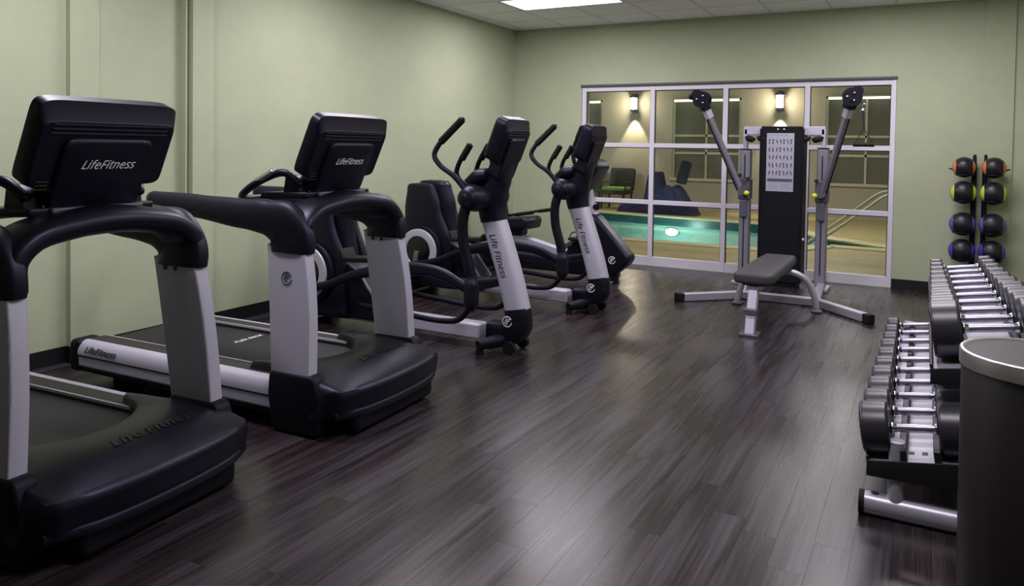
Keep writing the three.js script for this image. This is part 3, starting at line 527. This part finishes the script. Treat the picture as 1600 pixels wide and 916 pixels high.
    const fh = part(t, 'fixed_handle', tube([[2.02, 1.12, s * .1], [1.93, 1.14, s * .12], [1.885, 1.2, s * .13], [1.9, 1.27, s * .13], [1.985, 1.4, s * .125]], .017, 40, 12), M.plasticDark);
    part(fh, 'grip', cyl([1.925, 1.305, s * .129], [1.99, 1.407, s * .125], .024, .024, 14), M.rubber);
    // pedal linkage: crank, pedal arm, lower curved link, foot pedal
    const an = s > 0 ? -1.75 : 1.4, cx = .6 + .13 * Math.cos(an), cy = .415 + .13 * Math.sin(an);
    part(t, 'crank_arm', [beam([.6, .415, s * .25], [cx, cy, s * .25], .03, .05), cyl([cx, cy, s * .24], [cx, cy, s * .3], .028)], M.chromeWorn);
    const midY = s > 0 ? .5 : .34;
    const pa = part(t, 'pedal_arm', sweep([[cx - .03, cy, s * .285, .028, .022, 2.6], [.85, cy + (midY - cy) * .3, s * .285, .03, .024, 2.6], [1.1, cy + (midY - cy) * .75, s * .28, .034, .026, 2.6], [1.45, midY + .02, s * .27, .05, .028, 2.6], [1.8, midY + .03, s * .24, .042, .026, 2.6], [je[0], je[1], s * .215, .03, .024, 2.6]], [0, 0, 1], 40, 16), M.plastic);
    part(pa, 'lower_link', tube([[je[0], je[1] - .1, s * .21], [je[0] - .09, je[1] - .2, s * .215], [je[0] - .22, je[1] - .225, s * .22], [1.5, je[1] - .21, s * .235], [1.15, je[1] - .19, s * .25]], .02, 40, 12), M.plasticDark);
    part(t, 'foot_pedal', [plate([[.98, midY + .03], [1.3, midY + .05], [1.34, midY + .12, .02], [1.315, midY + .125, .01], [1.28, midY + .085], [1.0, midY + .065], [.965, midY + .13, .01], [.95, midY + .12, .01]], s > 0 ? .12 : -.27, s > 0 ? .27 : -.12, .008)], M.rubber);
  });
  return t;
}
const el = makeElliptical('black and silver elliptical trainer standing next to a treadmill'); el.position.z = 4.15;
copyThing(el, 'elliptical_trainer', [1.4, 0, 2.7], 'black and silver elliptical trainer next to the recumbent bike');

// ================================================================ RECUMBENT BIKE
{
  const Z = 1.3, t = thing('recumbent_bike', 'black recumbent exercise bike with silver neck, nearest the pool window', 'exercise bike', [1.3, 0, Z]);
  const sh = part(t, 'front_shroud', plate([[1.62, .72, .03], [1.73, .70, .04], [1.93, .5, .15], [2.12, .28, .05], [2.08, .2, .05], [1.9, .06, .04], [1.4, .06, .05], [1.36, .25, .1], [1.5, .42, .1]], Z - .11, Z + .11, .035, .03, 5), M.plastic);
  part(sh, 'emblem', emblemGeo(.036, [1.93, .25, Z + .112], [1, 0, 0], [0, 1, 0]), M.inkLight, 'round silver emblem');
  part(t, 'front_stabilizer', [sweep([[1.86, .05, Z - .24, .03, .035, 3], [1.9, .06, Z, .035, .05, 3], [1.86, .05, Z + .24, .03, .035, 3]], [1, 0, 0], 16, 14), cyl([1.86, 0, Z + .2], [1.86, .04, Z + .2], .03), cyl([1.86, 0, Z - .2], [1.86, .04, Z - .2], .03)], M.plasticDark);
  part(t, 'neck', sweep([[1.68, .69, Z, .055, .045, 2.6], [1.65, .78, Z, .052, .043, 2.6], [1.61, .95, Z, .05, .042, 2.6]], [0, 0, 1], 16, 24), M.silver);
  part(t, 'knob', cyl([1.7, .78, Z + .03], [1.74, .78, Z + .05], .03), M.plasticDark);
  part(t, 'handlebar', tube([[1.6, .92, Z - .2], [1.45, .98, Z - .24], [1.52, .9, Z - .1], [1.6, .9, Z], [1.52, .9, Z + .1], [1.45, .98, Z + .24], [1.6, .92, Z + .2]].slice(1, 6), .014, 50), M.plasticDark);
  const con = part(t, 'console_housing', plate([[1.53, .93], [1.62, .9], [1.68, 1.0], [1.79, 1.2, .03], [1.74, 1.27, .03], [1.68, 1.28, .02]], Z - .17, Z + .17, .025, .02, 4), M.plasticSoft);
  part(con, 'screen', plate([[1.548, .965], [1.553, .962], [1.672, 1.262], [1.667, 1.264]], Z - .14, Z + .14, .001), M.gloss);
  part(t, 'seat_rail', [beam([1.45, .24, Z], [.5, .46, Z], .1, .09, .02)], M.silver, 'silver sloping seat rail');
  part(t, 'floor_beam', [beam([1.45, .1, Z], [.35, .1, Z], .08, .08, .02)], M.plasticDark);
  part(t, 'rear_stabilizer', [box(.32, .42, .02, .1, Z - .27, Z + .27, .02), beam([.37, .08, Z], [.52, .48, Z], .07, .07, .01), cyl([.37, 0, Z + .24], [.37, .03, Z + .24], .03), cyl([.37, 0, Z - .24], [.37, .03, Z - .24], .03)], M.plasticDark);
  const se = part(t, 'seat', [plate([[.52, .5], [.96, .5], [.985, .6, .04], [.94, .635, .03], [.6, .6], [.52, .62]], Z - .2, Z + .2, .03, .02), box(.6, .86, .42, .52, Z - .08, Z + .08, .02)], M.plasticSoft);
  part(t, 'backrest', plate([[.47, .62], [.56, .6], [.5, 1.02, .05], [.4, 1.05, .05], [.38, .9]], Z - .2, Z + .2, .03, .02), M.plasticSoft);
  [1, -1].forEach(s => { const h = part(t, 'seat_handle', tube([[.55, .52, Z + s * .22], [.62, .6, Z + s * .26], [.75, .645, Z + s * .27], [1.1, .705, Z + s * .27]], .014, 30), M.plasticDark); part(h, 'grip', cyl([.9, .672, Z + s * .27], [1.1, .706, Z + s * .27], .02, .02, 12), M.rubber); });
  [1, -1].forEach(s => { const a = s > 0 ? .6 : .6 + Math.PI, cx = 1.42 + .16 * Math.cos(a), cy = .36 + .16 * Math.sin(a); part(t, 'crank_arm', [beam([1.42, .36, Z + s * .13], [cx, cy, Z + s * .14], .02, .035), cyl([1.42, .36, Z + s * .09], [1.42, .36, Z + s * .14], .03)], M.silverDark); const p = part(t, 'foot_pedal', box(cx - .06, cx + .06, cy - .015, cy + .015, Z + (s > 0 ? .15 : -.25), Z + (s > 0 ? .25 : -.15), .01), M.rubber); part(p, 'strap', new THREE.TorusGeometry(.055, .006, 6, 20, Math.PI).translate(cx, cy + .015, Z + s * .2), M.rubber); });
}

// ================================================================ CABLE MACHINE
{
  const t = thing('cable_machine', 'grey dual arm cable machine with black centre tower before the window', 'cable machine', [3.45, 0, .8]);
  const zf = .6;
  const tower = part(t, 'weight_tower', [box(3.225, 3.63, .05, 1.645, .34, zf, .012), box(3.25, 3.6, 0, .06, .36, zf - .02)], phys(0x0b0a12, .5, 0, { specularIntensity: .5 }));
  part(tower, 'tower_side', [box(3.215, 3.235, .06, 1.62, .33, zf + .006, .004), box(3.62, 3.64, .06, 1.62, .33, zf + .006, .004)], M.plasticDark);
  part(tower, 'rivet', [[3.39, 1.615], [3.45, 1.615]].map(p => cyl([p[0], p[1], zf - .002], [p[0], p[1], zf + .005], .008, .008, 10)), M.inkLight);
  part(tower, 'pull_pin', cyl([3.642, .5, zf - .05], [3.66, .5, zf - .05], .014, .014, 10), M.inkLight);
  // exercise chart
  const cv = document.createElement('canvas'); cv.width = 360; cv.height = 800; const c = cv.getContext('2d');
  c.fillStyle = '#a9a7b8'; c.fillRect(0, 0, 360, 800); c.fillStyle = '#6f6d82'; for (let i = 0; i < 4; i++) c.fillRect(70 + i * 56, 24, 34, 7);
  c.fillStyle = '#55536b'; c.fillRect(14, 625, 332, 44); c.fillStyle = '#8886a0'; for (let i = 0; i < 5; i++) { c.fillRect(24, 692 + i * 19, 130, 5); c.fillRect(190, 692 + i * 19, 145, 5); }
  c.strokeStyle = '#2b2a3a'; c.fillStyle = '#2b2a3a'; c.lineWidth = 9; c.lineCap = 'round'; seed = 21;
  const seg = (...p) => { c.beginPath(); c.moveTo(p[0], p[1]); for (let i = 2; i < p.length; i += 2) c.lineTo(p[i], p[i + 1]); c.stroke(); };
  for (let r = 0; r < 5; r++) for (let k = 0; k < 7; k++) {
    const x = 36 + k * 48, y = 112 + r * 108, pz = Math.floor(rnd() * 4), w = 8 + rnd() * 8;
    c.beginPath(); c.arc(x + (pz === 2 ? 9 : 0), y - 24, 6, 0, 7); c.fill();
    if (pz === 0) { seg(x, y - 15, x, y + 8); seg(x, y + 8, x - 7, y + 32); seg(x, y + 8, x + 7, y + 32); seg(x - w, y - 20, x, y - 12, x + w, y - 20); }
    else if (pz === 1) { seg(x, y - 15, x - 2, y + 8, x + 10, y + 12, x + 10, y + 32); seg(x, y - 12, x + w, y - 4); }
    else if (pz === 2) { seg(x + 7, y - 15, x - 4, y + 6, x + 4, y + 18, x - 2, y + 32); seg(x + 5, y - 10, x + 12, y + 6); }
    else { seg(x, y - 15, x, y + 8, x - 4, y + 32); seg(x, y - 12, x - w, y + 2); seg(x, y + 8, x + 8, y + 30); }
    c.lineWidth = 2; c.strokeStyle = '#77758c'; seg(x - 18, y + 46, x + 16, y + 46); c.lineWidth = 9; c.strokeStyle = '#2b2a3a';
  }
  const tex = new THREE.CanvasTexture(cv); tex.colorSpace = THREE.SRGBColorSpace;
  const ch = part(tower, 'exercise_chart', box(3.283, 3.55, .98, 1.575, zf, zf + .004), std(0x9c9aab, .35), 'pale chart printed with rows of small figures');
  part(tower, 'chart_print', new THREE.PlaneGeometry(.264, .592).translate(3.4165, 1.2775, zf + .0046), std(0xffffff, .35, 0, { map: tex }));
  // frame
  part(t, 'top_frame', [beam([3.04, 1.6, .5], [3.83, 1.6, .5], .08, .09, .008), box(3.035, 3.075, 1.38, 1.62, .46, .54, .006), box(3.795, 3.835, 1.38, 1.62, .46, .54, .006)], M.silver);
  [[3.06, -1], [3.815, 1]].forEach(([x, s]) => {
    const p = part(t, 'column', box(x - .052, x + .052, .03, s < 0 ? 1.405 : 1.425, .44, .56, .02, 4), M.steelPaint);
    part(p, 'column_slot', box(x - .006, x + .006, .15, 1.35, .5585, .5625), M.ink);
    part(p, 'column_cap', box(x - .055, x + .055, s < 0 ? 1.4 : 1.42, s < 0 ? 1.412 : 1.432, .435, .565, .004), M.ink);
    part(t, 'foot_plate', box(x - .09, x + .09, .0, .035, .4, .68, .008), M.steelTube);
    for (const k of [-1, 1]) part(t, 'hand_grip', [sweep([[x - s * (.1 + (k > 0 ? .12 : 0)), 1.515, .56, .012, .012, 2], [x - s * (.07 + (k > 0 ? .12 : 0)), 1.51, .58, .032, .026, 2], [x - s * (.03 + (k > 0 ? .12 : 0)), 1.52, .57, .03, .024, 2], [x - s * (.0 + (k > 0 ? .12 : 0)), 1.535, .55, .012, .012, 2]], [0, 0, 1], 16, 14)], M.rubber);
    // carriage and swinging arm
    const a = [x + s * .02, .985, .64], b = s < 0 ? [2.735, 1.84, .98] : [4.09, 1.84, .98];
    const ca = part(t, 'carriage', [box(x - .06, x + .06, .88, 1.1, .43, .59, .015), cyl([x, .98, .58], [x, .98, .67], .05, .05, 24), box(x - .035, x + .035, .7, .88, .55, .61, .01)], M.silverDark);
    part(ca, 'lock_pin', [cyl([x - s * .05, .955, .6], [x - s * .05, .955, .68], .012), new THREE.SphereGeometry(.026, 14, 10).translate(x - s * .05, .955, .69)], M.yellow, 'yellow lock knob');
    part(ca, 'adjust_knob', [cyl([x - s * .045, 1.1, .59], [x - s * .045, 1.1, .64], .018), cyl([x + s * .045, 1.13, .58], [x + s * .045, 1.13, .62], .022)], M.ink);
    const ar = part(t, 'cable_arm', beam(a, b, .046, .052, .008), M.steelPaint);
    const d = V(...b).sub(V(...a)).normalize(), side = s * .028;
    part(ar, 'arm_rail', beam([a[0] + side, a[1] - .008, a[2] + .005], [b[0] + side, b[1] - .008, b[2] + .005], .012, .024, .003), M.ink);
    part(ar, 'arm_clamp', beam([b[0] - d.x * .14, b[1] - d.y * .14, b[2] - d.z * .14], [b[0] - d.x * .03, b[1] - d.y * .03, b[2] - d.z * .03], .06, .072, .008), M.silver);
    const hc = V(...b).addScaledVector(d, .07);
    const hd = part(t, 'pulley_head', [aim(new THREE.CylinderGeometry(.085, .085, .02, 28), hc.clone().add(V(0, 0, .03)), hc.clone().add(V(0, 0, .05))), aim(new THREE.CylinderGeometry(.085, .085, .02, 28), hc.clone().add(V(0, 0, -.05)), hc.clone().add(V(0, 0, -.03))), beam([b[0] - d.x * .05, b[1] - d.y * .05, b[2]], [hc.x, hc.y, hc.z], .1, .09, .015), aim(new THREE.CylinderGeometry(.05, .05, .03, 20), hc.clone().addScaledVector(d, .06).add(V(s * .03, 0, -.02)), hc.clone().addScaledVector(d, .06).add(V(s * .03, 0, .02)))], M.plasticDark);
    part(hd, 'pulley_wheel', aim(new THREE.CylinderGeometry(.062, .062, .03, 24), hc.clone().add(V(0, 0, -.016)), hc.clone().add(V(0, 0, .016))), M.plasticSoft);
    part(hd, 'pulley_bolt', [0, 1, 2].map(k => new THREE.SphereGeometry(.012, 8, 6).translate(hc.x + .04 * Math.cos(k * 2.1 + 1), hc.y + .04 * Math.sin(k * 2.1 + 1), hc.z + .05)), M.chrome);
    if (s < 0) part(hd, 'stop_ball', new THREE.SphereGeometry(.032, 14, 10).translate(hc.x - .11, hc.y + .03, hc.z), M.rubber);
  });
  const L = [[[2.775, .04, 1.87], [3.22, .04, 1.44]], [[3.2, .04, 1.42], [3.93, .04, 1.42]], [[3.9, .04, 1.44], [4.34, .04, 1.9]], [[3.08, .04, .56], [3.24, .04, 1.42]], [[3.83, .04, .56], [3.89, .04, 1.42]]];
  part(t, 'base_frame', L.map(([a, b]) => beam(a, b, .07, .075, .012)), M.steelTube);
  part(t, 'end_cap', beam([2.745, .04, 1.899], [2.8, .04, 1.846], .076, .08, .012), M.rubber); part(t, 'end_cap', beam([4.32, .04, 1.879], [4.37, .04, 1.932], .076, .08, .012), M.rubber);
  // stirrup handle clipped to the right arm
  const hx = 4.21, hz = 1.02, g = thing('stirrup_handle', 'black stirrup cable handle hanging from the pulley arm over the window', 'handle', [hx, 1.47, hz]);
  part(g, 'clip', [new THREE.TorusGeometry(.022, .006, 8, 18).scale(.7, 1.2, 1).translate(hx, 1.81, hz), cyl([hx - .03, 1.9, hz], [hx - .005, 1.835, hz], .005), new THREE.SphereGeometry(.026, 12, 10).translate(hx - .01, 1.775, hz)], M.chrome);
  part(g, 'strap', [beam([hx - .01, 1.77, hz], [hx + .005, 1.6, hz], .022, .012), beam([hx + .005, 1.61, hz], [hx - .075, 1.47, hz], .018, .008), beam([hx + .005, 1.61, hz], [hx + .085, 1.47, hz], .018, .008)], M.ink);
  part(g, 'grip', cyl([hx - .085, 1.462, hz], [hx + .095, 1.462, hz], .019, .019, 14), M.rubber);
}

// ================================================================ BENCH
{
  const t = thing('weight_bench', 'flat grey padded weight bench in front of the cable machine', 'bench', [3.6, 0, 2.2]);
  const pad = new THREE.Shape(); { const w = .15, w2 = .135, z0 = 1.5, z1 = 2.78, r = .07; const P = [[3.59 - w2, z0], [3.59 + w2, z0], [3.59 + w, z0 + .4], [3.59 + w, z1], [3.59 - w, z1], [3.59 - w, z0 + .4]]; 
    const pts = P.map((p, i) => [p[0], -p[1], [r * .7, r * .7, .1, r, r, .1][i]]);
    part(t, 'pad', plate(pts, 0, .085, .028, .05, 6).rotateX(-Math.PI / 2).translate(0, .375, 0), M.pad, 'charcoal vinyl pad'); }
  part(t, 'pad_board', box(3.5, 3.68, .355, .378, 1.58, 2.7, .004), M.ink);
  part(t, 'spine_tube', [beam([3.59, .33, 1.62], [3.59, .33, 2.72], .07, .06, .01)], M.steelTube);
  const fl = part(t, 'front_leg', plate([[2.66, .33], [2.75, .33], [2.86, .02], [2.79, .02]], -3.625, -3.555, .01).rotateY(-Math.PI / 2), M.silver);
  part(fl, 'leg_plate', box(3.52, 3.66, 0, .022, 2.76, 2.9, .006), M.chromeWorn);
  part(fl, 'step_bracket', box(3.54, 3.64, .16, .2, 2.76, 2.84, .008), M.chromeWorn);
  for (const s of [-1, 1]) { const l = part(t, 'rear_leg', tube([[3.59, .335, 1.72], [3.59 + s * .14, .33, 1.7], [3.59 + s * .25, .27, 1.69], [3.59 + s * .31, .15, 1.69], [3.59 + s * .335, .02, 1.69]], .028, 40, 16), M.steelTube); part(l, 'rubber_foot', box(3.59 + s * .335 - .045, 3.59 + s * .335 + .045, 0, .022, 1.65, 1.73, .008), M.silverDark); }
}

// ================================================================ DUMBBELL RACK
const TILT = .15;
{
  const t = thing('dumbbell_rack', 'grey two tier dumbbell rack beside the round bin', 'rack', [4.85, 0, 4.3]);
  for (const z of [3.16, 5.47]) {
    const f = part(t, 'floor_foot', sweep([[4.545, .042, z, .042, .042, 2.2], [4.85, .042, z, .042, .042, 2.2], [5.3, .042, z, .042, .042, 2.2]], [0, 0, 1], 12, 24), M.steelTube);
    part(f, 'foot_cap', sweep([[4.53, .042, z, .044, .044, 2.2], [4.55, .042, z, .044, .044, 2.2]], [0, 0, 1], 2, 24), M.rubber);
    part(f, 'foot_bolt', cyl([4.585, .083, z], [4.585, .087, z], .014), M.ink);
    part(t, 'front_post', sweep([[4.655, .06, z, .028, .032, 2.4], [4.655, .3, z, .028, .032, 2.4]], [0, 0, 1], 6, 20), M.steelTube);
    part(t, 'rear_post', sweep([[4.92, .06, z, .03, .035, 2.4], [5.1, .72, z, .03, .035, 2.4]], [0, 0, 1], 6, 20), M.steelTube);
  }
  const shelf = (x, y, w, z0, z1, name) => { // tilted tray: two heads' cradles with a steel pan between
    const R = (g) => g.translate(-x, -y, 0).applyMatrix4(new THREE.Matrix4().makeRotationZ(TILT)).translate(x, y, 0);
    const s = part(t, name, [R(box(x, x + w, y - .012, y, z0, z1))], M.steelTube);
    part(s, 'tray_rail', [R(box(x + .105, x + .13, y, y + .045, z0, z1, .004)), R(box(x + w - .11, x + w - .085, y, y + .045, z0, z1, .004))], M.ink);
    part(s, 'tray_lip', [R(box(x - .012, x, y - .03, y + .02, z0, z1, .004)), R(box(x + w, x + w + .012, y - .03, y + .03, z0, z1, .004))], M.ink);
    for (const z of [z0 - .008, z1]) part(s, 'tray_end', plate([[x - .01, y - .055], [x + w + .01, y - .05], [x + w + .01, y + .008 + w * TILT], [x - .01, y + .002]], z, z + .008, .001), M.ink);
    part(s, 'tray_slot', [R(box(x + w * .4, x + w * .46, y, y + .0015, z1 - .12, z1 - .09)), R(box(x + w * .54, x + w * .6, y, y + .0015, z1 - .12, z1 - .09))], M.ink);
  };
  shelf(4.565, .215, .33, 3.08, 5.5, 'lower_tray'); shelf(4.77, .575, .4, 3.1, 5.4, 'upper_tray');
  part(t, 'long_beam', [sweep([[4.9, .135, 3.16, .05, .035, 2.2], [4.9, .135, 5.52, .05, .035, 2.2]], [1, 0, 0], 4, 20)], M.steelTube);
  part(t, 'beam_cap', sweep([[4.9, .135, 5.515, .051, .036, 2.2], [4.9, .135, 5.535, .045, .03, 2.2]], [1, 0, 0], 2, 20), M.rubber);
}
const ORD = ['first', 'second', 'third', 'fourth', 'fifth', 'sixth', 'seventh', 'eighth', 'ninth', 'tenth'];
function dumbbell(label, x, y, z, r, th, hl, group) { // x,y = left inner end of the handle
  const L = hl + 2 * th, c = [x + hl / 2 * Math.cos(TILT), y + hl / 2 * Math.sin(TILT), z];
  const g = thing('dumbbell', label, 'dumbbell', c, group); g.rotation.z = TILT; origin.set(g, V(0, 0, 0));
  const b = Math.min(.014, th * .25);
  for (const s of [-1, 1]) {
    const h = part(g, 'weight_head', lathe([[0, 0], [r * .93, 0], [r * .985, b * .4], [r, b], [r, th - b], [r * .985, th - b * .4], [r * .93, th], [r * .5, th], [r * .48, th - .004], [0, th - .004]].reverse().map(p => [p[0], p[1]]), 36).rotateZ(-Math.PI / 2 * s).translate(s * hl / 2, 0, 0), M.headRubber);
    part(h, 'collar', lathe([[0, -.002], [.021, -.002], [.021, .010], [.017, .014], [.017, .02], [.012, .026]], 20).rotateZ(Math.PI / 2 * s).translate(s * hl / 2, 0, 0), M.chrome);
  }
  const k = hl / 2 - .018; part(g, 'handle', lathe([[.0135, -k], [.015, -k * .9], [.0155, -k * .5], [.017, 0], [.0155, k * .5], [.015, k * .9], [.0135, k]], 20).rotateZ(Math.PI / 2), M.chromeWorn);
}
for (let i = 0; i < 10; i++) {
  const r = [.05, .053, .056, .062, .066, .072, .078, .084, .09, .099][i], th = .065 + .035 * i / 9;
  dumbbell(`${ORD[9 - i]} black round head dumbbell on the lower tray counting from the bin`, 4.6 + .03 * i / 9, .228 + r, 3.2 + .2455 * i, r, th, .19 - .025 * i / 9, 'dumbbells on the lower tray');
}
for (let i = 0; i < 10; i++) {
  const r = [.066, .07, .073, .076, .08, .085, .091, .097, .104, .112][i], th = .065 + .04 * i / 9;
  dumbbell(`${ORD[9 - i]} black round head dumbbell on the upper tray counting from the bin`, 4.835 + .03 * i / 9, .6 + r + .006 * (9 - i) / 9, 3.22 + .2255 * i, r, th, .195, 'dumbbells on the upper tray');
}

// ================================================================ MEDICINE BALLS
{
  const t = thing('medicine_ball_rack', 'black two post medicine ball rack against the green end wall', 'rack', [5.19, 0, .1]);
  const cols = [5.045, 5.29], hs = [1.262, 1.02, .716, .458], rad = [.098, .11, .112, .112];
  [5.135, 5.225].forEach((x, i) => {
    const p = part(t, 'rack_post', box(x - .022, x + .022, .02, 1.3, .03, .08, .006), M.plasticDark);
    part(p, 'post_loop', tube([[x, 1.26, .06], [x - .003 + i * .006, 1.33, .07], [x, 1.375, .11], [x, 1.33, .15], [x, 1.27, .16]], .014, 30), M.plasticDark);
    part(p, 'wall_bracket', [box(x - .02, x + .02, 1.1, 1.14, .0185, .04), box(x - .02, x + .02, .3, .34, .0185, .04)], M.plasticDark);
    part(p, 'post_foot', box(x - .03, x + .03, 0, .02, .02, .3, .006), M.plasticDark);
  });
  const kinds = [['orange', 0xd0763c], ['yellow-green', 0xb9c548], ['slate violet', 0x57549a], ['bright purple', 0x4636a8]];
  cols.forEach((x, i) => hs.forEach((y, j) => {
    const r = rad[j], z = .2, s = i ? 1 : -1, px = i ? 5.225 : 5.135;
    part(t, 'ball_cradle', [new THREE.TorusGeometry(r * .72, .007, 8, 36).rotateX(Math.PI / 2).translate(x, y - r * .72, z), beam([px, y - r * .72, .07], [px + s * .02, y - r * .72, z], .014, .014, .003), beam([px, y - r * .72, .07], [x, y - r * .72, z - r * .72], .014, .014, .003)], M.plasticDark);
    if (!j) part(t, 'cradle_tip', cyl([x + s * .07, y - .03, z + .02], [x + s * .125, y - .012, z], .007), M.plasticDark);
    const b = thing('medicine_ball', `black medicine ball with ${kinds[j][0]} sides on the rack ${i ? 'post farther from' : 'post nearer'} the window`, 'medicine ball', [x, y, z], 'medicine balls on the rack');
    const cover = new THREE.SphereGeometry(r, 40, 28, 0, Math.PI * 2, .78, Math.PI - 1.56).rotateZ(Math.PI / 2).translate(x, y, z);
    part(b, 'ball_body', cover, M.rubberBall || (M.rubberBall = std(0x0f0c18, .42)));
    const cm = std(kinds[j][1], .5); for (const q of [-1, 1]) part(b, 'side_panel', new THREE.SphereGeometry(r * .998, 32, 12, 0, Math.PI * 2, 0, .8).rotateZ(-q * Math.PI / 2).translate(x, y, z), cm, kinds[j][0] + ' side panel');
    part(b, 'seam', new THREE.TorusGeometry(r * 1.0, .002, 6, 40).translate(x, y, z), M.ink);
  }));
}

// ================================================================ ROUND BIN
{
  const x = 5.048, z = 5.9, r = .2138, h = .789;
  const t = thing('round_bin', 'black cylindrical waste bin with brushed steel rim beside the dumbbell rack', 'bin', [x, 0, z]);
  part(t, 'bin_body', lathe([[0, 0], [r - .02, 0], [r - .012, .01], [r - .008, .03], [r - .004, h - .045], [0, h - .045]], 64).translate(x, 0, z), std(0x171214, .42));
  part(t, 'rim', lathe([[r - .012, h - .05], [r + .001, h - .05], [r + .002, h - .045], [r + .002, h - .004], [r - .002, h], [r - .012, h], [r - .014, h - .004]], 64).translate(x, 0, z), std(0xcfcdcc, .3, .9), 'brushed steel rim');
  part(t, 'lid', lathe([[0, h - .01], [r - .04, h - .007], [r - .012, h - .004]].reverse(), 64).translate(x, 0, z), std(0x4a4a4d, .42, .3), 'dark grey lid');
}

scene.traverse(o => { if (o.isMesh) { o.castShadow = true; o.receiveShadow = true; } });
renderer.render(scene, camera);
